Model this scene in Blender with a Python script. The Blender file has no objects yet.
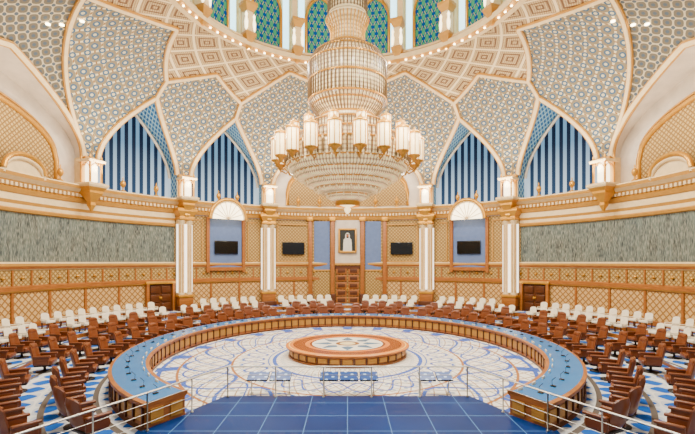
import bpy, math, random, bmesh
from math import sin, cos, pi, radians, sqrt, asin, atan2, degrees
from mathutils import Vector, Matrix
random.seed(3)
D=23.0; H=4.7; TH=122.0
OX,OY,OS=.909,1.064,-1.2          # oval of the conference ring
def P(th,r,z):
    t=radians(th); return Vector((r*sin(t), r*cos(t), z))
def Mp(th,r,z):      # local +Y outward
    return Matrix.Translation(P(th,r,z)) @ Matrix.Rotation(-radians(th),4,'Z')
def T(x,y,z): return Matrix.Translation((x,y,z))
def C(r,g,b,sat=1.2,gam=1.45):
    def f(v):
        v/=255.0
        return v/12.92 if v<=.04045 else ((v+.055)/1.055)**2.4
    c=[f(r),f(g),f(b)]; L=.3*c[0]+.6*c[1]+.1*c[2]
    c=[min(1,max(0.0,L+(x-L)*sat))**gam for x in c]
    return tuple(c)
# ------------------------------------------------------------ materials
class G:
    def __init__(s,name):
        s.mat=bpy.data.materials.new(name); s.mat.use_nodes=True
        s.nt=s.mat.node_tree; s.nt.nodes.clear()
        s.out=s.nt.nodes.new('ShaderNodeOutputMaterial'); s.b=s.nt.nodes.new('ShaderNodeBsdfPrincipled')
        s.nt.links.new(s.b.outputs[0],s.out.inputs[0])
    def put(s,inp,x):
        if isinstance(x,(int,float)): inp.default_value=x
        elif isinstance(x,tuple): inp.default_value=(x[0],x[1],x[2],1) if len(inp.default_value)==4 else x
        else: s.nt.links.new(x,inp)
    def m(s,op,*a):
        n=s.nt.nodes.new('ShaderNodeMath'); n.operation=op
        for i,x in enumerate(a): s.put(n.inputs[i],x)
        return n.outputs[0]
    def add(s,a,b): return s.m('ADD',a,b)
    def sub(s,a,b): return s.m('SUBTRACT',a,b)
    def mul(s,a,b): return s.m('MULTIPLY',a,b)
    def sin(s,a): return s.m('SINE',a)
    def abs(s,a): return s.m('ABSOLUTE',a)
    def lt(s,a,b): return s.m('LESS_THAN',a,b)
    def gt(s,a,b): return s.m('GREATER_THAN',a,b)
    def mx(s,a,b): return s.m('MAXIMUM',a,b)
    def mn(s,a,b): return s.m('MINIMUM',a,b)
    def pp(s,a,p): return s.m('PINGPONG',a,p)
    def mix(s,f,a,b):
        n=s.nt.nodes.new('ShaderNodeMix'); n.data_type='RGBA'
        s.put(n.inputs[0],f); s.put(n.inputs[6],a); s.put(n.inputs[7],b); return n.outputs[2]
    def sep(s,v):
        n=s.nt.nodes.new('ShaderNodeSeparateXYZ'); s.nt.links.new(v,n.inputs[0]); return n.outputs
    def tc(s,k):
        n=s.nt.nodes.new('ShaderNodeTexCoord'); return n.outputs[k]
    def uv(s):
        o=s.sep(s.tc('UV')); return o[0],o[1]
    def noise(s,scale,vec=None,detail=4,sc=(1,1,1)):
        mp=s.nt.nodes.new('ShaderNodeMapping'); mp.inputs['Scale'].default_value=sc
        s.nt.links.new(vec if vec is not None else s.tc('Object'),mp.inputs[0])
        n=s.nt.nodes.new('ShaderNodeTexNoise'); n.inputs['Scale'].default_value=scale; n.inputs['Detail'].default_value=detail
        s.nt.links.new(mp.outputs[0],n.inputs['Vector']); return n.outputs[0]
    def fin(s,col,rough=.6,metal=0,emi=None,es=0,bump=None,bd=.02,spec=.4):
        s.put(s.b.inputs['Base Color'],col); s.put(s.b.inputs['Roughness'],rough); s.put(s.b.inputs['Metallic'],metal)
        s.b.inputs['Specular IOR Level'].default_value=spec
        if emi is not None:
            s.put(s.b.inputs['Emission Color'],emi); s.put(s.b.inputs['Emission Strength'],es)
        if bump is not None:
            n=s.nt.nodes.new('ShaderNodeBump'); n.inputs['Strength'].default_value=.6; n.inputs['Distance'].default_value=bd
            s.nt.links.new(bump,n.inputs['Height']); s.nt.links.new(n.outputs[0],s.b.inputs['Normal'])
        return s.mat
def plain(name,c,rough=.6,metal=0,var=.12,es=0,scale=3,emi=None):
    g=G(name); n=g.noise(scale)
    d=tuple(x*(1-var*2) for x in c); 
    col=g.mix(n,d,tuple(min(1,x*(1+var)) for x in c))
    return g.fin(col,rough,metal,emi if emi else (c if es else None),es)
def lattice(name,base,line,k=6.0,w=.25,rough=.6,dot=None,bump=True):
    g=G(name); u,v=g.uv()
    a=g.sin(g.mul(g.add(u,v),k)); b=g.sin(g.mul(g.sub(u,v),k))
    l=g.mx(g.lt(g.abs(a),w),g.lt(g.abs(b),w))
    col=g.mix(l,base,line)
    if dot:
        dd=g.gt(g.abs(g.mul(a,b)),.75); col=g.mix(dd,col,dot)
    return g.fin(col,rough,bump=l if bump else None)
M={}
M['cream']=plain('cream_stone',C(232,214,180),.5)
M['marble']=plain('white_marble',C(224,214,200),.35,var=.18,scale=1.2)
M['gold']=plain('gilded_metal',C(216,178,110),.33,.5)
M['goldt']=plain('gold_trim',C(202,166,108),.45,.15)
g=G('walnut_wood'); n=g.noise(2.0,sc=(1,1,9)); M['wood']=g.fin(g.mix(n,C(132,90,56),C(196,148,100)),.35)
g=G('dark_walnut'); n=g.noise(2.0,sc=(1,1,9)); M['dwood']=g.fin(g.mix(n,C(82,52,32),C(132,92,60)),.35)
M['ochre']=lattice('ochre_lattice',C(186,162,116),C(152,126,84),10,.35,dot=C(204,184,142))
M['tanlat']=lattice('tan_lattice_panel',C(214,188,146),C(168,134,90),7,.4)
M['blueTile']=lattice('blue_tile_soffit',C(104,154,184),C(204,216,216),6,.22,dot=C(44,100,146))
g=G('vault_floral'); u,v=g.uv(); k=5.2
a=g.sin(g.mul(u,k)); b=g.sin(g.mul(v,k)); c2=g.sin(g.mul(g.add(u,v),k*1.0)); d2=g.sin(g.mul(g.sub(u,v),k*1.0))
col=g.mix(g.lt(g.abs(g.add(a,b)),.42),C(148,138,118),C(222,212,184))
col=g.mix(g.gt(g.abs(g.mul(a,b)),.5),col,C(74,112,138))
col=g.mix(g.gt(g.abs(g.mul(a,b)),.86),col,C(208,200,174))
col=g.mix(g.lt(g.mx(g.abs(c2),g.abs(a)),.36),col,C(154,122,78))
M['leaf']=g.fin(col,.6)
g=G('vault_grey_net'); u,v=g.uv(); k=8.0
a=g.sin(g.mul(u,k)); b=g.sin(g.mul(v,k))
col=g.mix(g.lt(g.abs(g.add(a,b)),.5),C(124,116,100),C(194,184,162))
col=g.mix(g.gt(g.abs(g.mul(a,b)),.7),col,C(94,106,116))
M['net']=g.fin(col,.6)
g=G('vault_coffer'); u,v=g.uv()
q=g.add(g.mul(u,1/11.25),g.mul(v,1/15.0)); w=g.sub(g.mul(u,1/11.25),g.mul(v,1/15.0))
pa=g.pp(q,.5); pb=g.pp(w,.5); d=g.mn(pa,pb)
fr=g.lt(d,.05); band=g.m('FRACT',g.mul(d,5.5)); bl=g.lt(band,.34)
fine=g.gt(g.mul(g.sin(g.mul(u,7.5)),g.sin(g.mul(v,6.0))),.1)
col=g.mix(fine,C(170,146,112),C(212,196,162))
col=g.mix(bl,col,C(128,96,66)); col=g.mix(fr,col,C(232,218,188))
M['coffer']=g.fin(col,.6)
g=G('mural_streaks'); 
n1=g.noise(1.6,g.tc('UV'),3,(4.5,.35,1)); n2=g.noise(2.2,g.tc('UV'),4,(9,1.3,1)); 
f=g.m('MULTIPLY_ADD',n1,3.6,-1.3); f2=g.m('MULTIPLY_ADD',n2,5.0,-2.2)
f=g.m('MINIMUM',g.mx(f,0),1); f2=g.m('MINIMUM',g.mx(f2,0),1)
col=g.mix(f,C(82,78,66),C(138,142,130)); col=g.mix(g.mul(f2,.6),col,C(194,192,176))
n3=g.noise(.5,g.tc('UV'),2,(1,1,1)); col=g.mix(g.mul(n3,.4),col,C(74,112,124))
M['mural']=g.fin(col,.7)
g=G('striped_window'); u,v=g.uv()
pu=g.pp(g.add(u,.0),.85)
st=g.gt(pu,.42)
gr=g.m('MINIMUM',g.mx(g.mul(g.sub(v,10.0),1/4.0),0),1)  # white glow at the window foot, painted into the stripe emission
lightc=g.mix(gr,(.80,.92,1.0),(.16,.34,.52)); dark=g.mix(gr,(.03,.07,.14),(.002,.009,.03))
edge=g.gt(g.abs(u),8.9)
col=g.mix(st,lightc,dark); col=g.mix(edge,col,(.6,.72,.8))
M['window']=g.fin((.003,.004,.006),.6,emi=col,es=1.3,spec=.05)
g=G('stained_glass'); u,v=g.uv()
a=g.sin(g.mul(u,2.2)); b=g.sin(g.mul(v,6.0))
col=g.mix(g.gt(g.mul(a,b),.15),(.0,.10,.17),(.05,.28,.12)); col=g.mix(g.lt(g.abs(g.add(a,b)),.3),col,(.4,.38,.12))
col=g.mix(g.lt(g.mul(a,b),-.5),col,(.0,.05,.22))
M['stain']=g.fin(g.mix(.5,col,(0,0,0)),.3,emi=col,es=.8,spec=.1)
M['glowW']=plain('lamp_glass_white',C(255,242,216),.4,es=4.5,var=.02)
M['glowC']=plain('cool_cove_light',C(206,240,250),.4,es=3.2,var=.02)
M['glowS']=plain('pilaster_light',C(255,248,236),.4,es=1.9,var=.02)
M['spot']=plain('downlight_lens',C(255,240,210),.4,es=20,var=.02)
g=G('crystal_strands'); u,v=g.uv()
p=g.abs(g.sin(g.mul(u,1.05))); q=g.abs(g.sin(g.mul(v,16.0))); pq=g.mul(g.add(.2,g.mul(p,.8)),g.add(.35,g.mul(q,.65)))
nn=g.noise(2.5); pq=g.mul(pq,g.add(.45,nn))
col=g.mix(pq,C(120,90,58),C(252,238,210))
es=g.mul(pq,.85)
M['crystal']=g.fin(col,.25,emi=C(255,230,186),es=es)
M['lampshade']=plain('crystal_lamp_shade',C(255,236,202),.3,es=2.4,var=.05)
M['leather']=plain('brown_leather',C(140,96,68),.33,var=.15)
M['leatherD']=plain('dark_base',C(56,38,28),.4)
M['white']=plain('cream_upholstery',C(240,232,214),.6)
M['black']=plain('screen_black',C(14,14,16),.2)
M['bluepanel']=plain('blue_grey_fabric',C(134,148,176),.8)
M['steel']=plain('brushed_steel',C(200,196,188),.3,.6)
g=G('table_top_blue'); n=g.noise(.6); M['ttop']=g.fin(g.mix(n,C(58,118,162),C(96,158,198)),.25)
g=G('carpet_pattern'); o=g.sep(g.tc('Object')); x=g.mul(o[0],1/OX); y=g.mul(g.sub(o[1],OS),1/OY)
r=g.m('SQRT',g.add(g.mul(x,x),g.mul(y,y))); t=g.m('ARCTAN2',x,y)
def near(a,b,w): return g.lt(g.abs(g.sub(a,b)),w)
s1=g.sin(g.add(g.mul(t,32),g.mul(r,4.5))); s2=g.sin(g.sub(g.mul(t,32),g.mul(r,4.5)))
cr=g.mix(g.mx(g.lt(g.abs(s1),.2),g.lt(g.abs(s2),.2)),C(230,226,218),C(182,164,142))
cr=g.mix(g.mul(g.gt(g.mul(s1,s2),.8),.8),cr,C(148,162,176))
wob=g.mul(g.sin(g.mul(t,8)),1.1)
bl=near(r,g.add(7.2,wob),.1); bl=g.mx(bl,near(r,g.sub(7.2,wob),.1))
wob3=g.mul(g.m('COSINE',g.mul(t,8)),1.0); bl=g.mx(bl,near(r,g.add(7.2,wob3),.05)); bl=g.mx(bl,near(r,g.sub(7.2,wob3),.05))
wob2=g.mul(g.sin(g.mul(t,16)),.55); bl=g.mx(bl,near(r,g.add(5.0,wob2),.07)); bl=g.mx(bl,near(r,g.sub(5.0,wob2),.07))
bl=g.mx(bl,near(r,9.25,.1)); bl=g.mx(bl,near(r,3.9,.1)); bl=g.mx(bl,near(r,4.2,.03))
petal=g.mul(near(r,9.0,.5),g.gt(g.sin(g.add(g.mul(t,24),1.57)),.6)); bl=g.mx(bl,petal)
inner=g.mix(g.mul(bl,.92),cr,C(46,106,176))
ringt=g.mx(near(r,8.45,.06),near(r,6.0,.06)); inner=g.mix(ringt,inner,C(174,136,100))
o1=g.sin(g.add(g.mul(t,44),g.mul(r,3.2))); o2=g.sin(g.sub(g.mul(t,44),g.mul(r,3.2)))
ou=g.mix(g.gt(g.mul(o1,o2),.1),C(208,210,212),C(66,120,182))
ou=g.mix(g.lt(g.abs(g.add(o1,o2)),.22),ou,C(228,226,220)); ou=g.mix(g.gt(g.sin(g.mul(r,4.0)),.93),ou,C(134,126,118))
M['carpet']=g.fin(g.mix(g.lt(r,10.2),ou,inner),.85,spec=.15)
g=G('blue_stage_tiles'); o=g.sep(g.tc('Object')); 
lx=g.lt(g.pp(o[0],.6),.010); ly=g.lt(g.pp(g.add(o[1],.2),.6),.014)
n=g.noise(.35); base=g.mix(n,(0.0,.009,.06),(.0,.04,.19))
M['stage']=g.fin(g.mix(g.mx(lx,ly),base,(.08,.22,.45)),.35,spec=.12)
g=G('screen_blue'); o=g.sep(g.tc('Object')); 
s=g.gt(g.mul(g.sin(g.mul(o[0],14)),g.sin(g.mul(o[1],19))),.7)
col=g.mix(s,(.003,.05,.22),(.35,.5,.7)); M['screen']=g.fin(col,.3,emi=col,es=.2)
g=G('round_table_inlay'); o=g.sep(g.tc('Object')); x,y=o[0],o[1]
r=g.m('SQRT',g.add(g.mul(x,x),g.mul(y,y))); t=g.m('ARCTAN2',x,y)
star=g.add(1.0,g.mul(g.abs(g.sin(g.mul(t,4))),-.42)); star2=g.add(1.0,g.mul(g.abs(g.m('COSINE',g.mul(t,4))),-.35))
col=g.mix(near(r,2.45,.3),C(212,154,98),C(154,100,58))
col=g.mix(g.lt(r,1.8),col,C(228,224,212)); col=g.mix(g.lt(r,g.mul(star,1.75)),col,C(116,138,154))
col=g.mix(g.lt(r,g.mul(star2,1.2)),col,C(224,218,204)); col=g.mix(g.lt(r,.6),col,C(150,112,74)); col=g.mix(g.lt(r,.4),col,C(226,212,176))
col=g.mix(near(r,2.95,.03),col,C(236,206,150)); col=g.mix(near(r,1.86,.06),col,C(150,98,58))
M['inlay']=g.fin(col,.25)
# ------------------------------------------------------------ mesh builder
_bb={}
class MB:
    def __init__(s): s.v=[];s.f=[];s.m=[];s.uv=[];s.sm=[]; s.mats=[]
    def mi(s,m):
        if m not in s.mats: s.mats.append(m)
        return s.mats.index(m)
    def face(s,pts,m,uv=None,smooth=False):
        i=len(s.v); s.v+=[tuple(p) for p in pts]; s.f.append(tuple(range(i,i+len(pts)))); s.m.append(s.mi(m)); s.sm.append(smooth)
        s.uv.append(uv if uv else [(p[0],p[2]) for p in pts])
    def grid(s,rows,m,uvr=None,smooth=True,mfn=None):
        i=len(s.v); n=len(rows[0])
        for r in rows: s.v+=[tuple(p) for p in r]
        for a in range(len(rows)-1):
            for b in range(n-1):
                s.f.append((i+a*n+b,i+a*n+b+1,i+(a+1)*n+b+1,i+(a+1)*n+b))
                s.m.append(s.mi(mfn(a,b) if mfn else m)); s.sm.append(smooth)
                s.uv.append([uvr[a][b],uvr[a][b+1],uvr[a+1][b+1],uvr[a+1][b]] if uvr else [(0,0)]*4)
    def add(s,vs,fs,m,Mx=None,smooth=False):
        i=len(s.v); vs=[Vector(v) for v in vs]
        if Mx is not None: w=[Mx@v for v in vs]
        else: w=vs
        s.v+=[tuple(p) for p in w]; k=s.mi(m)
        for f in fs:
            s.f.append(tuple(i+j for j in f)); s.m.append(k); s.sm.append(smooth); s.uv.append([(vs[j][0],vs[j][2]) for j in f])
    def box(s,Mx,sx,sy,sz,m,bev=0):
        key=(round(sx,3),round(sy,3),round(sz,3),bev)
        if key not in _bb:
            bm=bmesh.new(); bmesh.ops.create_cube(bm,size=1.0)
            for v in bm.verts: v.co=Vector((v.co.x*sx,v.co.y*sy,v.co.z*sz))
            if bev: bmesh.ops.bevel(bm,geom=bm.edges[:],offset=bev,segments=2,affect='EDGES',profile=.6)
            bm.verts.index_update(); _bb[key]=([tuple(v.co) for v in bm.verts],[[v.index for v in f.verts] for f in bm.faces]); bm.free()
        vs,fs=_bb[key]; s.add(vs,fs,m,Mx,bool(bev))
    def lathe(s,prof,n,m,Mx=None,smooth=True,rot=0,mfn=None,a0=0,a1=360):
        Mx=Mx or Matrix(); rows=[];uvr=[]
        for (r,z) in prof:
            rows.append([Mx@Vector((r*cos(radians(rot+a0+(a1-a0)*j/n)),r*sin(radians(rot+a0+(a1-a0)*j/n)),z)) for j in range(n+1)])
            uvr.append([(a0+(a1-a0)*j/n,z) for j in range(n+1)])
        s.grid(rows,m,uvr,smooth,mfn)
    def sq(s,prof,m,Mx=None):
        s.lathe([(r*sqrt(2),z) for r,z in prof],4,m,Mx,False,45)
    def ring(s,prof,t0,t1,m,step=1.5,smooth=False,mlist=None):
        n=max(1,int(abs(t1-t0)/step)); rows=[];uvr=[];L=0;pp=None
        for (r,z) in prof:
            if pp: L+=sqrt((r-pp[0])**2+(z-pp[1])**2)
            pp=(r,z)
            rows.append([P(t0+(t1-t0)*j/n,r,z) for j in range(n+1)])
            uvr.append([(radians(t0+(t1-t0)*j/n)*r,L) for j in range(n+1)])
        s.grid(rows,m,uvr,smooth,(lambda a,b:mlist[a]) if mlist else None)
    def tube(s,pts,r,n,m,closed=False):
        pts=[Vector(p) for p in pts]; rows=[]; up=Vector((0,0,1))
        for i,p in enumerate(pts):
            a=pts[max(0,i-1)]; b=pts[min(len(pts)-1,i+1)]
            t=(b-a).normalized(); x=t.cross(up)
            if x.length<.05: x=t.cross(Vector((0,1,0)))
            x.normalize(); y=t.cross(x)
            rows.append([p+x*r*cos(2*pi*j/n)+y*r*sin(2*pi*j/n) for j in range(n+1)])
        s.grid(rows,m)
    def slab(s,w,h,t,curve,m,Mx,nx=6,nz=5,rnd=.12,taper=0.0):
        F=[];B=[]
        for k in range(nz+1):
            z=h*k/nz; rf=[];rb=[]
            for i in range(nx+1):
                u=-1+2*i/nx; ww=w*(1-taper*k/nz)/2
                e=max(abs(u)**4,(abs(2*k/nz-1))**6); zz=z-(rnd*abs(u)**3 if k==nz else 0)
                yy=curve*u*u; th=t/2*(1-.75*e)
                rf.append(Mx@Vector((u*ww,yy+th,zz))); rb.append(Mx@Vector((u*ww,yy-th,zz)))
            F.append(rf);B.append(rb)
        s.grid(F,m); s.grid(B,m)
        for k in range(nz):
            s.face([F[k][0],F[k+1][0],B[k+1][0],B[k][0]],m); s.face([F[k][-1],F[k+1][-1],B[k+1][-1],B[k][-1]],m)
        for i in range(nx):
            s.face([F[-1][i],F[-1][i+1],B[-1][i+1],B[-1][i]],m); s.face([F[0][i],F[0][i+1],B[0][i+1],B[0][i]],m)
    def mesh(s,name):
        me=bpy.data.meshes.new(name); me.from_pydata(s.v,[],s.f)
        for k in s.mats: me.materials.append(M[k])
        me.polygons.foreach_set('material_index',s.m); me.polygons.foreach_set('use_smooth',s.sm)
        uvl=me.uv_layers.new(name='UVMap'); flat=[c for f in s.uv for p in f for c in p]; uvl.data.foreach_set('uv',flat)
        me.update(); return me
    def obj(s,name,Mx=None):
        o=bpy.data.objects.new(name,s.mesh(name)); bpy.context.collection.objects.link(o)
        if Mx is not None: o.matrix_world=Mx
        return o
def inst(name,me,Mx):
    o=bpy.data.objects.new(name,me); bpy.context.collection.objects.link(o); o.matrix_world=Mx; return o
# ------------------------------------------------------------ floor & tiers
FZ=.7
b=MB()
prof=[(0.01,0),(5,0),(10,0),(14.75,0),(14.75,.15),(16.4,.15),(16.4,.4),(17.85,.4),(17.85,FZ),(20.4,FZ)]
ml=['carpet','carpet','carpet','wood','carpet','wood','carpet','wood','carpet']
b.ring(prof,-132,132,'carpet',3,mlist=ml)
b.ring([(0.01,0),(5,0),(10,0),(14.75,0),(27,0)],132,228,'carpet',3)
b.obj('floor')
# ------------------------------------------------------------ walls
def wall(name,t0,t1):
    b=MB()
    pr=[(19.6,FZ),(19.6,1.0),(19.65,1.02),(19.65,2.85),(19.55,2.9),(19.48,3.0),(19.48,3.22),(19.62,3.3),(19.62,4.2),(19.5,4.28),(19.42,4.45),(19.42,4.6),(19.62,4.7)]
    ml=['wood','wood','tanlat','wood','goldt','wood','wood','ochre','cream','wood','goldt','cream']
    b.ring(pr,t0,t1,'wood',1.5,mlist=ml)
    segs=[]
    for a0,a1,mt in [(-TH,-46.8,'mural'),(-46.8,46.8,'ochre'),(46.8,TH,'mural')]:
        s0=max(a0,t0); s1=min(a1,t1)
        if s1>s0: segs.append((s0,s1,mt))
    for s0,s1,mt in segs:
        if mt=='mural':
            b.ring([(19.62,4.7),(19.62,7.6)],s0,s1,'mural')
            b.ring([(19.62,7.6),(19.45,7.65),(19.4,7.8),(19.5,7.88),(19.5,8.1),(19.44,8.3),(19.5,8.7)],s0,s1,'cream',mlist=['goldt','goldt','gold','cream','goldt','cream'])
        else:
            b.ring([(19.62,4.7),(19.62,8.7)],s0,s1,'ochre')
    b.ring([(19.5,8.7),(19.4,8.75),(19.3,9.0),(19.38,9.1),(19.2,9.4),(18.95,9.6),(18.9,9.8),(18.95,9.88),(20.5,9.92)],t0,t1,'cream',mlist=['goldt','goldt','gold','goldt','cream','goldt','cream','cream'])
    t=t0+.4
    while t<t1: b.box(Mp(t,19.28,9.2),.16,.2,.2,'cream'); t+=.9
    th=math.ceil(t0/7.5)*7.5
    while th<=t1:
        if abs(th)>5: 
            b.box(Mp(th,19.62,1.95),.16,.1,1.85,'wood')
        th+=7.5
    th=math.ceil(t0/3.75)*3.75
    while th<=t1:
        if abs(th)>5:
            b.box(Mp(th,19.6,3.75),.1,.1,.9,'wood')
            b.lathe([(0.01,-.05),(.11,0),(.11,.05),(.01,.1)],8,'gold',Mp(th+1.87,19.56,3.75)@Matrix.Rotation(pi/2,4,'X'))
        th+=3.75
    b.obj(name)
wall('wall_left',-TH,-45); wall('wall_back',-45,45); wall('wall_right',45,TH)
# ------------------------------------------------------------ bays
ZS=11.8; RR=10.0; RW=19.2; VH=7.5
bays=[]
for c in (0,90,-90): bays.append((c,21.0,4.25,'wide'))
for c in (33.75,56.25,-33.75,-56.25,123.75,-123.75): bays.append((c,9.5,5.0,'win'))
def ogive(x,c=.55):
    x=min(1,abs(x))
    if c is None: return (1-x)**.58
    return sqrt(max(0,1-((x+c)/(1+c))**2))/sqrt(1-(c/(1+c))**2)
def og(k,x): return ogive(x,None) if k=='win' else ogive(x)
def surf(th,ph,off=0):
    p=radians(ph); r=RR+(RW-RR)*cos(p); z=ZS+VH*sin(p)
    nx=VH*cos(p); nz=(RW-RR)*sin(p); L=sqrt(nx*nx+nz*nz)
    return P(th,r-off*nx/L,z-off*nz/L)
def phz(z): return degrees(asin(max(0,min(1,(z-ZS)/VH))))
ths=set()
for (c,h,pk,k) in bays:
    n=36 if k=='wide' else 24
    for i in range(n+1):
        x=1-(1-i/n)**1.8
        for sg in (-1,1):
            t=c+sg*h*x
            if abs(t)<=TH: ths.add(round(t,4))
for k in range(-5,6):
    c=22.5*k
    if k in (0,4,-4): continue
    for d in (-1,-.5,0,.5,1): 
        if abs(c+d)<=TH: ths.add(round(c+d,4))
ths=sorted(ths)
def archz(t):
    for (c,h,pk,k) in bays:
        if abs(t-c)<=h: return ZS+pk*og(k,(t-c)/h)
    return ZS
ctrl=[(0,66),(11,74),(22.5,81),(33.75,52),(45,66)]
def phic(t):
    a=abs(((t+45)%90)-45)
    for (x0,y0),(x1,y1) in zip(ctrl,ctrl[1:]):
        if a<=x1: return y0+(y1-y0)*(a-x0)/(x1-x0)
    return 63
def arib(ph): return 21.3*(1-(ph/66.0)**1.35) if ph<66 else 0
b=MB(); NR=56
cols=[]
for t in ths:
    p0=phz(archz(t)); cols.append([p0+(90-p0)*i/NR for i in range(NR+1)])
for j in range(len(ths)-1):
    t0,t1=ths[j],ths[j+1]; tc=(t0+t1)/2
    for i in range(NR):
        q=[(t0,cols[j][i]),(t1,cols[j+1][i]),(t1,cols[j+1][i+1]),(t0,cols[j][i+1])]
        pc=sum(x[1] for x in q)/4; a=abs(((tc+45)%90)-45)
        if pc>phic(tc): m='coffer'
        elif a<arib(pc): m='net'
        else: m='leaf'
        if m=='coffer': uv=q
        else: uv=[(radians(x[0])*16,radians(x[1])*8.3) for x in q]
        b.face([surf(*x) for x in q],m,uv,True)
def rib(b,pts,w,th,m,m2=None):
    for (ww,tt,mm) in ([(w,th,m)] if not m2 else [(w,th,m2),(w*.6,th+.05,m)]):
        rows=[]
        Ps=[surf(t,p) for t,p in pts]
        for i,(t,p) in enumerate(pts):
            Tn=(Ps[min(i+1,len(Ps)-1)]-Ps[max(i-1,0)]).normalized(); N=(surf(t,p,1)-Ps[i]).normalized(); S=Tn.cross(N).normalized()
            A=Ps[i]; rows.append([A-S*ww/2-N*.05,A-S*ww/2+N*tt,A+S*ww/2+N*tt,A+S*ww/2-N*.05])
        b.grid(rows,mm,smooth=False)
for (c,h,pk,k) in bays:
    pts=[]
    for i in range(-30,31):
        x=(1-(1-abs(i)/30)**1.8)*(1 if i>=0 else -1); t=c+h*x
        if abs(t)<=TH: pts.append((t,phz(ZS+pk*og(k,x))))
    rib(b,pts,.4,.1,'cream','goldt')
for c in (0,90,-90):
    for sg in (-1,1):
        pts=[(c+sg*arib(p),p) for p in [66*i/24 for i in range(25)]]
        pts=[q for q in pts if abs(q[0])<=TH]
        if len(pts)>2: rib(b,pts,.32,.12,'cream','goldt')
tt=-TH; pts=[]
while tt<=TH: pts.append((tt,phic(tt))); tt+=.61
rib(b,pts,.34,.13,'cream','goldt')
for c in (33.75,56.25,-33.75,-56.25): rib(b,[(c,p) for p in range(41,54,2)],.34,.12,'cream','goldt')
for idx,(c,h,pk,k) in enumerate(bays):
    xs=[]
    for i in range(-24,25): xs.append((1-(1-abs(i)/24)**1.8)*(1 if i>=0 else -1))
    xs=[x for x in xs if abs(c+h*x)<=TH]
    if len(xs)<3: continue
    ro=20.35 if k=='win' else 19.95
    A=[];B=[];uv1=[];uv2=[];L=0;pv=None
    def add(t,z,rin):
        global L,pv
        a=P(t,rin,z); q=P(t,ro,z)
        if pv is not None: L+=(q-pv).length
        pv=q; A.append(a);B.append(q);uv1.append((L,0));uv2.append((L,(a-q).length))
    add(c+h*xs[0],9.9,RW)
    for x in xs:
        z=ZS+pk*og(k,x); p=radians(phz(z)); add(c+h*x,z,RR+(RW-RR)*cos(p))
    add(c+h*xs[-1],9.9,RW)
    b.grid([A,B],'blueTile' if k=='win' else 'marble',[uv1,uv2],True)
b.obj('ceiling')
wi=0
for (c,h,pk,k) in bays:
    xs=[(1-(1-abs(i)/30)**1.8)*(1 if i>=0 else -1) for i in range(-30,31)]
    xs=[x for x in xs if abs(c+h*x)<=TH]
    if len(xs)<3: continue
    b=MB(); ro=20.33 if k=='win' else 19.93
    zs=[ZS+pk*og(k,x) for x in xs]
    mt='window' if k=='win' else 'marble'
    b.grid([[P(c+h*x,ro,9.9) for x in xs],[P(c+h*x,ro,z) for x,z in zip(xs,zs)]],mt,[[(h*x,9.9) for x in xs],[(h*x,z) for x,z in zip(xs,zs)]],False)
    if k=='win':
        wi+=1
        b.tube([P(c+h*x*.96,ro-.06,z-.16) for x,z in zip(xs,zs)],.13,6,'marble')
        b.ring([(ro,10.05),(ro-.2,10.05),(ro-.2,9.9)],c-h,c+h,'cream')
        b.obj('window_%d'%wi)
    else:
        h2=h*.80; pk2=3.0
        x2=[i/30 for i in range(-30,31)]
        z2=[11.3+pk2*ogive(x,.1) for x in x2]
        sel=[i for i,x in enumerate(x2) if abs(c+h2*x)<=TH]
        b.grid([[P(c+h2*x2[i],ro-.08,10.1) for i in sel],[P(c+h2*x2[i],ro-.08,z2[i]) for i in sel]],'ochre',[[(radians(h2*x2[i])*19.8,0) for i in sel],[(radians(h2*x2[i])*19.8,z2[i]-10.1) for i in sel]],False)
        for off,rr,mm in ((0,.16,'gold'),(.28,.07,'goldt')):
            pts=[P(c+h2*x2[i]*(1+off*.03),ro-.12,z2[i]+off) for i in sel]
            e=h2*(1+off*.03)
            if abs(c-e)<=TH: pts=[P(c-e,ro-.12,10.1)]+pts
            if abs(c+e)<=TH: pts=pts+[P(c+e,ro-.12,10.1)]
            b.tube(pts,rr,8,mm)
        b.obj('wall_upper_'+{0:'back',90:'right',-90:'left'}[c])
b=MB()
for k in range(-5,6):
    if k in (0,4,-4): continue
    c=22.5*k; b.ring([(19.2,9.9),(19.2,ZS)],c-1.7,c+1.7,'cream'); 
    for e in (-1.7,1.7): b.face([P(c+e,19.2,9.9),P(c+e,20.35,9.9),P(c+e,20.35,ZS),P(c+e,19.2,ZS)],'cream')
    b.box(Mp(c,19.1,11.75),1.15,.5,.22,'goldt')
b.obj('trim_1')
# ------------------------------------------------------------ columns + lanterns
b=MB()
I=Matrix()
b.box(T(0,.15,.2),1.35,.9,.4,'dwood',.03); b.box(T(0,.15,.75),1.2,.75,.7,'wood',.03); b.sq([(.62,1.1),(.66,1.15),(.66,1.25),(.55,1.32)],'gold',T(0,.12,0)@Matrix.Diagonal((1,.65,1,1)))
b.box(T(0,.35,4.4),1.1,.35,6.2,'cream')
for sx in (-.33,.33):
    b.lathe([(.24,1.3),(.26,1.4),(.2,1.5),(.2,7.05),(.22,7.15),(.3,7.3),(.33,7.45)],16,'cream',T(sx,.05,0))
    for q in range(8): b.tube([(sx+.2*cos(q*pi/4),.05+.2*sin(q*pi/4),1.5),(sx+.2*cos(q*pi/4),.05+.2*sin(q*pi/4),7.05)],.03,5,'goldt')
b.box(T(0,.08,4.3),.2,.3,5.6,'glowS'); b.box(T(-.6,.2,4.3),.07,.25,5.6,'glowS'); b.box(T(.6,.2,4.3),.07,.25,5.6,'glowS')
b.sq([(.5,7.4),(.62,7.5),(.62,7.65),(.55,7.75),(.78,8.1),(.82,8.15),(.82,8.35),(.7,8.45),(.01,8.45)],'gold',T(0,.1,0)@Matrix.Diagonal((1,.7,1,1)))
colmesh=b.mesh('column')
for c in (-45,-22.5,22.5,45): inst('column',colmesh,Mp(c,18.9,FZ))
b=MB()
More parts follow.
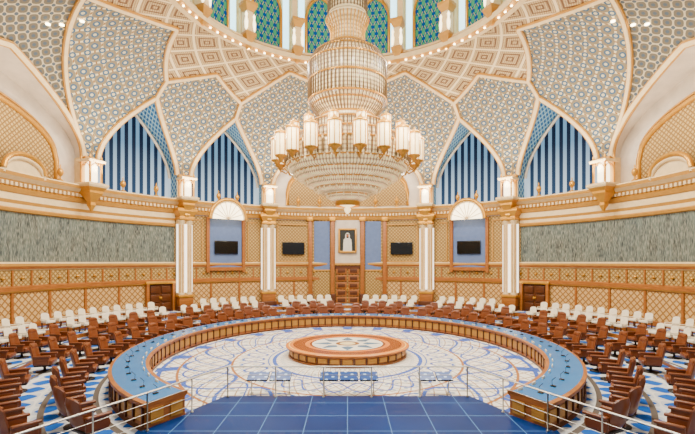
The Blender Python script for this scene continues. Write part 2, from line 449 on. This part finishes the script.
b.sq([(.05,-1.7),(.12,-1.5),(.2,-1.3),(.16,-1.1),(.35,-.75)],'gold')
b.sq([(.35,-.75),(.5,-.5),(.5,-.35),(.68,-.12)],'gold')
b.sq([(.68,-.12),(.75,0),(.75,.12),(.6,.18)],'cream')
for sx in (-1,1):
    for sy in (-1,1):
        b.box(T(sx*.42,sy*.42,.95),.1,.1,1.55,'gold'); b.lathe([(.06,1.7),(.09,1.8),(.02,2.0)],6,'gold',T(sx*.42,sy*.42,.1))
b.lathe([(.32,.2),(.38,.35),(.38,1.3),(.28,1.55),(.1,1.7)],14,'glowW')
b.sq([(.6,1.55),(.62,1.62),(.62,1.72),(.5,1.78),(.01,1.78)],'cream')
for a in (0,90,180,270):
    Q=Matrix.Rotation(radians(a),4,'Z'); pts=[Q@Vector((.38*cos(pi*i/10),.44,1.1+.4*sin(pi*i/10))) for i in range(11)]
    b.tube(pts,.03,5,'gold')
lm=b.mesh('wall_lantern')
for c in (-112.5,-68.3,-45,-22.5,22.5,45,68.3,112.5): inst('wall_lantern',lm,Mp(c,18.7,9.85))
b=MB()
b.lathe([(.02,1.05),(.05,.95),(.03,.85),(.16,.72),(.2,.55),(.12,.36),(.05,.28),(.05,.12),(.18,.06),(.2,0)],12,'gold')
urn=b.mesh('gilded_urn')
for c in (-105,-97,-74,74,97,105,-52,-60,52,60,-36,36,-31,31,-14,-8,8,14): inst('gilded_urn',urn,Mp(c,19.15,9.9))
def pediment(name,c,hw,rise,mt='cream'):
    b=MB(); N=24
    for (rr,zz,w) in ((18.95,9.95,.14),(19.0,9.7,.12)):
        b.tube([P(c+hw*(2*i/N-1),rr,zz+rise*sqrt(max(0,1-(2*i/N-1)**2))) for i in range(N+1)],w,8,'gold' if w>.13 else 'cream')
    b.grid([[P(c+hw*(2*i/N-1),19.05,9.7) for i in range(N+1)],[P(c+hw*(2*i/N-1),19.05,9.75+rise*sqrt(max(0,1-(2*i/N-1)**2))) for i in range(N+1)]],mt)
    b.obj(name)
pediment('trim_2',-82,4.2,1.0); pediment('trim_3',82,4.2,1.0)
# ------------------------------------------------------------ niches with TV
def tv(Mx):
    b=MB(); b.box(I,2.1,.1,1.15,'black',.02); b.box(T(0,.08,0),.5,.12,.4,'black'); b.box(T(0,-.052,0),1.98,.01,1.03,'black'); b.obj('wall_tv',Mx)
for c in (-33.75,33.75):
    b=MB()
    b.box(T(0,0,6.35),2.9,.12,4.3,'bluepanel')
    for sx in (-1,1):
        b.box(T(sx*1.6,-.08,6.2),.26,.3,4.8,'wood'); b.box(T(sx*2.05,-.03,6.5),.08,.12,3.6,'goldt'); b.box(T(sx*3.35,-.03,6.5),.08,.12,3.6,'goldt')
    b.box(T(0,-.05,4.1),3.5,.3,.3,'wood'); 
    for zz in (4.8,8.3): 
        for sx in (-1,1): b.box(T(sx*2.7,-.03,zz),1.35,.12,.08,'goldt')
    N=20; arc=[(1.45*cos(pi*i/N),8.45+1.55*sin(pi*i/N)) for i in range(N+1)]
    b.face([Vector((x,-.72,z)) for x,z in arc],'glowW')
    b.tube([Vector((x*1.1,-.78,8.45+(z-8.45)*1.1)) for x,z in arc],.16,8,'gold')
    b.tube([Vector((x*1.0,-.76,8.45+(z-8.45)*1.0)) for x,z in arc],.09,8,'cream')
    for i in range(1,9): b.tube([(0,-.74,8.45),(1.4*cos(pi*i/9),-.76,8.45+1.45*sin(pi*i/9))],.03,5,'cream')
    b.obj('wall_niche',Mp(c,19.5,0))
    tv(Mp(c,19.3,6.0))
for sx in (-1,1):
    tv(Mp(sx*15.3,19.4,6.0))
    b=MB()
    for q in (-1.45,1.45): b.box(T(q,0,6.5),.1,.1,3.6,'goldt')
    for q in (4.75,8.25): b.box(T(0,0,q),3.0,.1,.1,'goldt')
    b.obj('wall_panel_frame',Mp(sx*15.3,19.5,0))
# ------------------------------------------------------------ central portal
b=MB()
b.box(T(0,.3,4.9),8.2,.3,8.3,'ochre')
for sx in (-1,1):
    b.box(T(sx*2.45,.12,6.25),1.5,.1,4.7,'bluepanel'); b.box(T(sx*2.45,.1,3.9),1.7,.2,.15,'goldt')
    b.box(T(sx*2.45,.1,2.3),1.5,.12,2.9,'ochre'); b.box(T(sx*2.45,.02,1.0),1.6,.2,.5,'wood')
    for px in (1.42,3.55):
        b.box(T(sx*px,-.02,4.8),.38,.45,7.9,'wood',.03); b.box(T(sx*px,-.06,1.2),.55,.55,.9,'dwood',.03); b.box(T(sx*px,-.06,8.8),.6,.55,.4,'gold',.03)
b.box(T(0,.1,6.6),2.4,.1,4.2,'marble'); b.box(T(0,.0,4.5),2.45,.3,.2,'goldt')
for sx in (-1,1):
    for k in range(5):
        b.box(T(sx*.58,.02,1.05+k*.7),1.02,.14,.62,'wood',.03); b.box(T(sx*.58,-.06,1.05+k*.7),.72,.06,.36,'dwood',.02)
    b.lathe([(.01,0),(.05,.03),(.05,.3),(.01,.33)],8,'gold',T(sx*.1,-.12,1.9))
b.box(T(0,.04,4.2),2.4,.2,.3,'dwood')
b.obj('door_1',Mp(0,19.25,0))
for i,sx in enumerate((-1,1)):
    b=MB()
    b.box(T(0,.1,1.1),1.9,.1,2.2,'dwood')
    for q in (-1,1):
        b.box(T(q*1.08,0,1.15),.22,.3,2.3,'wood',.02)
        for k in range(3): b.box(T(q*.46,.02,.42+k*.68),.72,.1,.56,'dwood',.03)
        b.lathe([(.01,0),(.04,.02),(.04,.2),(.01,.22)],8,'gold',T(q*.06,-.04,1.0))
    b.box(T(0,0,2.35),2.5,.35,.22,'gold',.03)
    b.obj('door_%d'%(i+2),Mp(sx*50.5,19.42,FZ))
b=MB()
for sx in (-1,1): b.box(T(sx*.8,0,0),.16,.14,2.3,'gold',.03)
for sz in (-1,1): b.box(T(0,0,sz*1.08),1.7,.14,.16,'gold',.03)
M['ptg']=plain('portrait_backdrop',C(50,56,52),.5); M['skin']=plain('painted_skin',C(176,130,100),.6); M['robe']=plain('painted_robe',C(222,218,208),.6)
b.box(T(0,.03,0),1.5,.04,2.1,'ptg')
def flat(pts,m,y): b.face([Vector((x,y,z)) for x,z in pts],m)
flat([(-.42,-1.0),(-.4,-.3),(-.36,.1),(-.15,.28),(.15,.28),(.36,.1),(.4,-.3),(.42,-1.0)],'robe',-.0)
flat([(-.22,.1),(-.22,.5),(-.17,.68),(0,.75),(.17,.68),(.22,.5),(.22,.1),(0,.2)],'robe',-.012)
flat([(.13*cos(a*pi/8),.42+.18*sin(a*pi/8)) for a in range(16)],'skin',-.02)
flat([(.12*cos(a*pi/6+pi),.36+.13*sin(a*pi/6+pi)) for a in range(7)],'black',-.024)
flat([(-.19,.58),(.19,.58),(.17,.63),(-.17,.63)],'black',-.024)
for e in (-.05,.05): flat([(e-.02,.46),(e+.02,.46),(e+.02,.475),(e-.02,.475)],'black',-.026)
b.obj('framed_portrait',Mp(0,19.1,6.75))
# ------------------------------------------------------------ dome drum
b=MB()
b.ring([(10.1,19.28),(9.6,19.15),(9.3,19.25),(9.25,19.55),(9.5,19.75),(9.6,19.95),(10.6,20.0)],-180,180,'goldt',3,mlist=['cream','goldt','cream','goldt','cream','cream'])
b.ring([(10.6,20.0),(10.6,25.6)],-180,180,'cream',3)
dome=[(10.6*cos(radians(a)),25.6+5.2*sin(radians(a))) for a in range(0,90,6)]+[(.02,30.8)]
b.ring(dome,-180,180,'goldt',4)
for i in range(16):
    c=11.25+22.5*i; xs=[k/12 for k in range(-12,13)]; hw=6.0
    zt=[22.9+1.7*ogive(x,.4) for x in xs]
    b.grid([[P(c+hw*x,10.5,20.1) for x in xs],[P(c+hw*x,10.5,z) for x,z in zip(xs,zt)]],'stain',[[(hw*x,0) for x in xs],[(hw*x,z-20.1) for x,z in zip(xs,zt)]],False)
    b.tube([P(c-hw,10.45,20.1)]+[P(c+hw*x,10.45,z) for x,z in zip(xs,zt)]+[P(c+hw,10.45,20.1)],.11,6,'gold')
    for e in (-8.0,8.0): b.ring([(10.42,20.1),(10.42,24.8)],c+e-1.3,c+e+1.3,'glowC',2)
    c=22.5*i
    b.box(Mp(c,10.35,22.6),.4,.5,5.2,'cream')
b.obj('ceiling_dome')
b=MB()
b.box(T(0,.1,1.3),.44,.5,1.9,'cream'); b.sq([(.08,-.9),(.16,-.7),(.12,-.55),(.3,-.25),(.4,0),(.4,.15),(.3,.25)],'goldt',T(0,-.1,.2)); b.sq([(.3,.25),(.24,1.6)],'cream',T(0,-.1,.2)); b.sq([(.26,1.6),(.4,1.85),(.46,2.0),(.46,2.2),(.01,2.2)],'goldt',T(0,-.1,.2))
for s_ in (-.3,.3): b.lathe([(.02,.1),(.1,.3),(.13,.7),(.06,1.0),(.1,1.2),(.01,1.4)],8,'glowW',T(s_,-.35,.3))
dbm=b.mesh('dome_bracket')
for i in range(16): inst('dome_bracket',dbm,Mp(22.5*i,9.55,19.7))
b=MB()
for i in range(96): b.lathe([(.01,0),(.065,0),(.065,.05),(.01,.06)],8,'spot',T(*P(i*3.75,9.42,19.1)))
for th,ph in [(86,52),(88,49),(-86,52),(-88,49),(84,58),(-84,58)]:
    p=surf(th,ph,.04); b.lathe([(.01,0),(.12,0),(.12,-.05),(.01,-.06)],8,'spot',T(*p))
b.obj('recessed_downlights')
# ------------------------------------------------------------ chandelier
b=MB()
b.lathe([(.02,7.2),(.12,7.3),(.18,7.45),(.1,7.55),(.3,7.62),(.62,7.75),(.66,7.95)],24,'lampshade')
b.lathe([(.62,7.6),(.68,7.75),(.68,7.85)],24,'gold')
bowl=[(.66,7.85),(1.0,8.0),(1.05,8.2),(1.55,8.3),(1.65,8.5),(2.05,8.6),(2.15,8.85),(2.6,8.95),(2.7,9.2),(2.98,9.3),(3.1,9.6),(3.18,9.7),(3.22,10.2),(3.26,10.45),(2.9,10.5)]
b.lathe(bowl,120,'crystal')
for (r,z) in [(1.05,8.18),(1.67,8.5),(2.17,8.85),(2.73,9.22),(3.13,9.65),(3.28,10.45)]:
    b.tube([(r*cos(2*pi*i/72),r*sin(2*pi*i/72),z) for i in range(73)],.045,6,'gold')
    n=int(r*18)
    for i in range(n):
        a=2*pi*i/n; b.lathe([(.005,-.2),(.05,-.08),(.03,.03)],5,'crystal',T((r+.05)*cos(a),(r+.05)*sin(a),z))
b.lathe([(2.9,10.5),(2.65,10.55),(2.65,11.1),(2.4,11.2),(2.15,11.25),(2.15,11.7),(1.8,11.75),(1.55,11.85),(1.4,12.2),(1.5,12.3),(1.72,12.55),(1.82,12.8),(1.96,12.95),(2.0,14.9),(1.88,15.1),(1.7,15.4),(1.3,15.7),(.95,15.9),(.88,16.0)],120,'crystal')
for (r,z) in [(2.65,11.1),(2.15,11.7),(1.42,12.2),(1.83,12.75),(2.02,13.0),(2.02,14.0),(2.02,14.9),(1.72,15.4),(.95,15.95)]:
    b.tube([(r*cos(2*pi*i/60),r*sin(2*pi*i/60),z) for i in range(61)],.055,6,'gold')
for i in range(64):
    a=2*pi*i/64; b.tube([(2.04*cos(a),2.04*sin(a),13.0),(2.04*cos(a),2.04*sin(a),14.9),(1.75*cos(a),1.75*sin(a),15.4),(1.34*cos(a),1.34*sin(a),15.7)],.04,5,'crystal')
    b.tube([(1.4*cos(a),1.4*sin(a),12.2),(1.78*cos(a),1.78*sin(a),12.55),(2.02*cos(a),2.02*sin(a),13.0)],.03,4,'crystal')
for i in range(72):
    a=2*pi*i/72; b.tube([(2.69*cos(a),2.69*sin(a),10.55),(2.69*cos(a),2.69*sin(a),11.1)],.04,5,'crystal'); b.tube([(3.22*cos(a),3.22*sin(a),9.7),(3.28*cos(a),3.28*sin(a),10.45)],.04,5,'crystal')
    b.tube([(2.19*cos(a),2.19*sin(a),11.2),(2.19*cos(a),2.19*sin(a),11.7)],.035,5,'crystal')
b.lathe([(.88,16.0),(.85,16.7),(.92,17.1),(1.12,17.3),(1.02,17.45),(.98,17.6),(.98,19.6),(1.2,19.9),(.9,20.2),(.3,20.6),(.12,21.0),(.12,30.7)],60,'crystal')
for i in range(36):
    a=2*pi*i/36; b.tube([(.9*cos(a),.9*sin(a),16.0),(.88*cos(a),.88*sin(a),16.7),(1.14*cos(a),1.14*sin(a),17.3)],.035,5,'gold'); b.tube([(1.01*cos(a),1.01*sin(a),17.6),(1.01*cos(a),1.01*sin(a),19.6)],.04,5,'crystal')
def clamp_lamp(r,a,z0,s):
    Q=T(r*cos(a),r*sin(a),z0)@Matrix.Scale(s,4)
    b.lathe([(.02,-.3),(.1,-.15),(.16,-.05),(.3,.02),(.3,.08)],14,'gold',Q)
    b.lathe([(.27,.06),(.3,.1),(.3,1.12),(.25,1.17)],14,'lampshade',Q)
    for k in range(8): b.tube([Q@Vector((.31*cos(k*2*pi/8),.31*sin(k*2*pi/8),.08)),Q@Vector((.31*cos(k*2*pi/8),.31*sin(k*2*pi/8),1.12))],.022,4,'gold')
    b.lathe([(.32,1.1),(.35,1.14),(.32,1.22),(.18,1.3),(.1,1.33),(.05,1.4),(.01,1.5)],14,'gold',Q)
    b.tube([(r*cos(a),r*sin(a),z0-.2),((r-.3)*cos(a),(r-.3)*sin(a),z0-.4),((r-.6)*cos(a),(r-.6)*sin(a),z0-.1)],.04,6,'gold')
for i in range(20): clamp_lamp(3.62,2*pi*(i+.5)/20,9.8,.98)
for i in range(14): clamp_lamp(2.9,2*pi*i/14,10.7,.75)
b.obj('chandelier')
# ------------------------------------------------------------ ring table
E=146.0
OV=T(0,OS,0)@Matrix.Diagonal((OX,OY,1,1))
b=MB()
pr=[(9.58,0),(9.58,.1),(9.64,.12),(9.64,.66),(9.56,.7),(9.53,.8),(9.68,.82),(10.87,.82),(11.0,.8),(11.0,.7),(10.9,.66),(10.9,.1),(10.98,.0)]
ml=['dwood','wood','wood','dwood','wood','wood','ttop','wood','wood','dwood','wood','dwood']
b.ring(pr,-E,E,'wood',1.5,mlist=ml)
for e in (-E,E):
    b.face([P(e,r,z) for r,z in pr],'wood'); s_=1 if e>0 else -1
    for q in (9.95,10.6): b.box(Mp(e+s_*.1,q,.4),.05,.4,.4,'goldt')
t=-E+1
while t<E:
    b.box(Mp(t,9.62,.4),.06,.08,.56,'dwood'); b.box(Mp(t,10.93,.4),.06,.08,.56,'dwood')
    b.box(Mp(t+1.6,9.63,.4),.42,.03,.34,'goldt'); b.box(Mp(t+1.6,10.91,.4),.42,.03,.34,'goldt'); t+=3.2
t=-E+3
while t<E-2:
    b.box(Mp(t,10.35,.835),.12,.16,.04,'black',.01); b.tube([P(t,10.32,.85),P(t,10.3,1.0),P(t,10.42,1.12)],.01,5,'black')
    b.box(Mp(t+1.4,9.8,.86),.26,.03,.08,'white')
    t+=5.6
b.obj('ring_conference_table',OV)
b=MB()
b.lathe([(3.0,0),(3.0,.08),(2.92,.1),(2.92,.4),(3.05,.44),(3.12,.47),(3.12,.53)],64,'wood',smooth=False)
b.lathe([(3.12,.53),(3.08,.55),(.01,.55)],64,'inlay',smooth=False)
for i in range(32):
    a=360/32*i; b.box(Mp(a,2.93,.25),.42,.04,.2,'goldt'); b.box(Mp(a+5.6,2.94,.25),.05,.05,.3,'dwood')
b.obj('round_centre_table',T(0,-.5,0))
# ------------------------------------------------------------ chairs (face local +Y)
b=MB()
b.lathe([(.3,.0),(.3,.04),(.08,.08),(.05,.1),(.05,.3)],12,'leatherD')
b.box(T(0,.02,.3),.6,.6,.08,'leatherD',.02)
b.box(T(0,.06,.42),.64,.62,.18,'leather',.05)
b.slab(.68,.8,.16,.07,'leather',T(0,-.3,.4)@Matrix.Rotation(radians(13),4,'X'),taper=.1)
b.slab(.5,.2,.12,.04,'leather',T(0,-.38,.96)@Matrix.Rotation(radians(13),4,'X'),rnd=.03)
for sx in (-1,1):
    b.box(T(sx*.37,.0,.5),.08,.56,.32,'leather',.03); b.box(T(sx*.38,.03,.68),.13,.62,.08,'leather',.035)
ac=b.mesh('leather_armchair')
b=MB()
for sx in (-1,1):
    for sy in (-1,1): b.box(T(sx*.22,sy*.2,.2),.05,.05,.4,'dwood')
    b.box(T(sx*.28,0,.55),.05,.46,.05,'white',.015); b.box(T(sx*.28,.2,.45),.05,.05,.22,'white',.01)
b.box(T(0,.02,.42),.54,.52,.14,'white',.04)
b.slab(.54,.5,.1,.04,'white',T(0,-.24,.44)@Matrix.Rotation(radians(10),4,'X'),taper=.05)
wc=b.mesh('white_chair')
def row(name,me,r,z,t0,t1,step,gaps,ox=1,oy=1,os_=0,sc=1.0):
    n=int((t1-t0)/step)
    for i in range(n+1):
        th=t0+(t1-t0)*i/n
        if any(abs(th-g0)<gw for g0,gw in gaps): continue
        p=P(th+random.uniform(-.2,.2),r,z); p=Vector((p.x*ox,p.y*oy+os_,z))
        al=math.atan2(p.x,-(p.y-os_))     # +Y local towards centre
        inst(name,me,Matrix.Translation(p)@Matrix.Rotation(al+radians(random.uniform(-5,5)),4,'Z')@Matrix.Scale(sc,4))
ais=[(s*a,2.4) for a in (22.5,52,82,112) for s in (-1,1)]+[(0,1.5)]
row('leather_armchair',ac,12.15,0,-142,142,6.6,[],OX,OY,OS,1.06)
row('leather_armchair',ac,14.0,0,-142,142,6.3,ais,.955,1.03,-.6,1.06)
row('leather_armchair',ac,15.6,.15,-114,114,5.4,ais,1,1,0,1.0)
dg=[(s*a,2.2) for a in (22.5,51,82) for s in (-1,1)]+[(0,5.2)]
row('white_chair',wc,17.1,.4,-106,106,2.9,dg)
row('white_chair',wc,18.35,FZ,-106,106,2.7,dg+[(s*45,2.4) for s in (-1,1)]+[(s*22.5,2.8) for s in (-1,1)])
# ------------------------------------------------------------ stage, railing, displays
b=MB()
edge=[(-4.2,-7.85),(4.2,-7.85),(5.6,-11.0),(9.6,-19.2),(9.6,-26),(-9.6,-26),(-9.6,-19.2),(-5.6,-11.0)]
top=[Vector((x,y,.1)) for x,y in edge]; b.face(top,'stage')
for i in range(len(edge)):
    a=edge[i];c=edge[(i+1)%len(edge)]; b.face([Vector((*a,0.005)),Vector((*c,0.005)),Vector((*c,.1)),Vector((*a,.1))],'cream')
b.obj('stage_floor')
b=MB()
path=[Vector((-8.8,-18.0,0)),Vector((-5.45,-11.0,0)),Vector((-4.08,-7.98,0)),Vector((4.08,-7.98,0)),Vector((5.45,-11.0,0)),Vector((8.8,-18.0,0))]
for a,c in zip(path,path[1:]):
    L=(c-a).length; n=max(1,round(L/1.65))
    for i in range(n+1):
        p=a+(c-a)*i/n; b.lathe([(.05,.1),(.05,.13),(.022,.14),(.022,1.12)],6,'steel',T(p.x,p.y,0))
    for z,rr in ((1.14,.028),(.85,.01),(.58,.01),(.32,.01)): b.tube([a+Vector((0,0,z)),c+Vector((0,0,z))],rr,6,'steel')
b.obj('stage_railing')
for (cx,w) in ((-2.75,1.6),(0.05,2.1),(3.1,1.2)):
    b=MB(); n=3 if w>2 else 2
    for q in (-1,1): b.tube([(q*w*.42,.2,.0),(q*w*.42,.1,.62)],.02,6,'steel'); b.box(T(q*w*.42,.15,.01),.1,.3,.02,'steel')
    b.tube([(-w*.45,.1,.62),(w*.45,.1,.62)],.02,6,'steel')
    for k in range(n):
        x=(k-(n-1)/2)*w/n; b.box(T(x,0,.66)@Matrix.Rotation(radians(16),4,'X'),w/n*.92,.6,.04,'black',.01); b.box(T(x,0,.686)@Matrix.Rotation(radians(16),4,'X'),w/n*.88,.56,.01,'screen')
    b.obj('information_display',T(cx,-7.42,0))
# ------------------------------------------------------------ lights
def light(name,kind,loc,power,col,size=.5):
    l=bpy.data.lights.new(name,kind); l.energy=power; l.color=col
    if kind=='AREA': l.shape='DISK'; l.size=size
    else: l.shadow_soft_size=size
    o=bpy.data.objects.new(name,l); bpy.context.collection.objects.link(o); o.location=loc
    return o
W=(1,.89,.72)
for i in range(12):
    p=P(15+30*i,8.9,19.0); o=light('ring_downlight','AREA',p,1250,(1,.94,.84),.6)
    o.rotation_euler=(Vector((p.x*1.25,p.y*1.25,0))-p).to_track_quat('-Z','Y').to_euler()
for c in (-90,-67.5,-45,-22.5,0,22.5,45,67.5,90):
    p=P(c,17.2,10.4); o=light('cove_uplight','AREA',p,560,W,1.0)
    o.rotation_euler=(P(c,15,19)-p).to_track_quat('-Z','Y').to_euler()
for i in range(6):
    p=P(60*i+30,5.4,11.8); light('chandelier_light','POINT',p,1000,W,.4)
for i in range(6):
    p=P(60*i,7,22.5); light('dome_fill','POINT',p,400,(.95,1,1),.5)  # unseen point fills, added to brighten the drum and its brackets
w=bpy.data.worlds.new('World'); bpy.context.scene.world=w; w.use_nodes=True
bg=w.node_tree.nodes['Background']; bg.inputs[0].default_value=(1,.98,.95,1); bg.inputs[1].default_value=.85  # even world light, added as fill entering by the open near side
cam=bpy.data.cameras.new('camera'); co=bpy.data.objects.new('camera',cam); bpy.context.collection.objects.link(co)
co.location=(0,-D,H); co.rotation_euler=(pi/2,0,0); cam.sensor_width=36; cam.lens=36*441/695; cam.shift_y=45/695; cam.clip_end=200
bpy.context.scene.camera=co
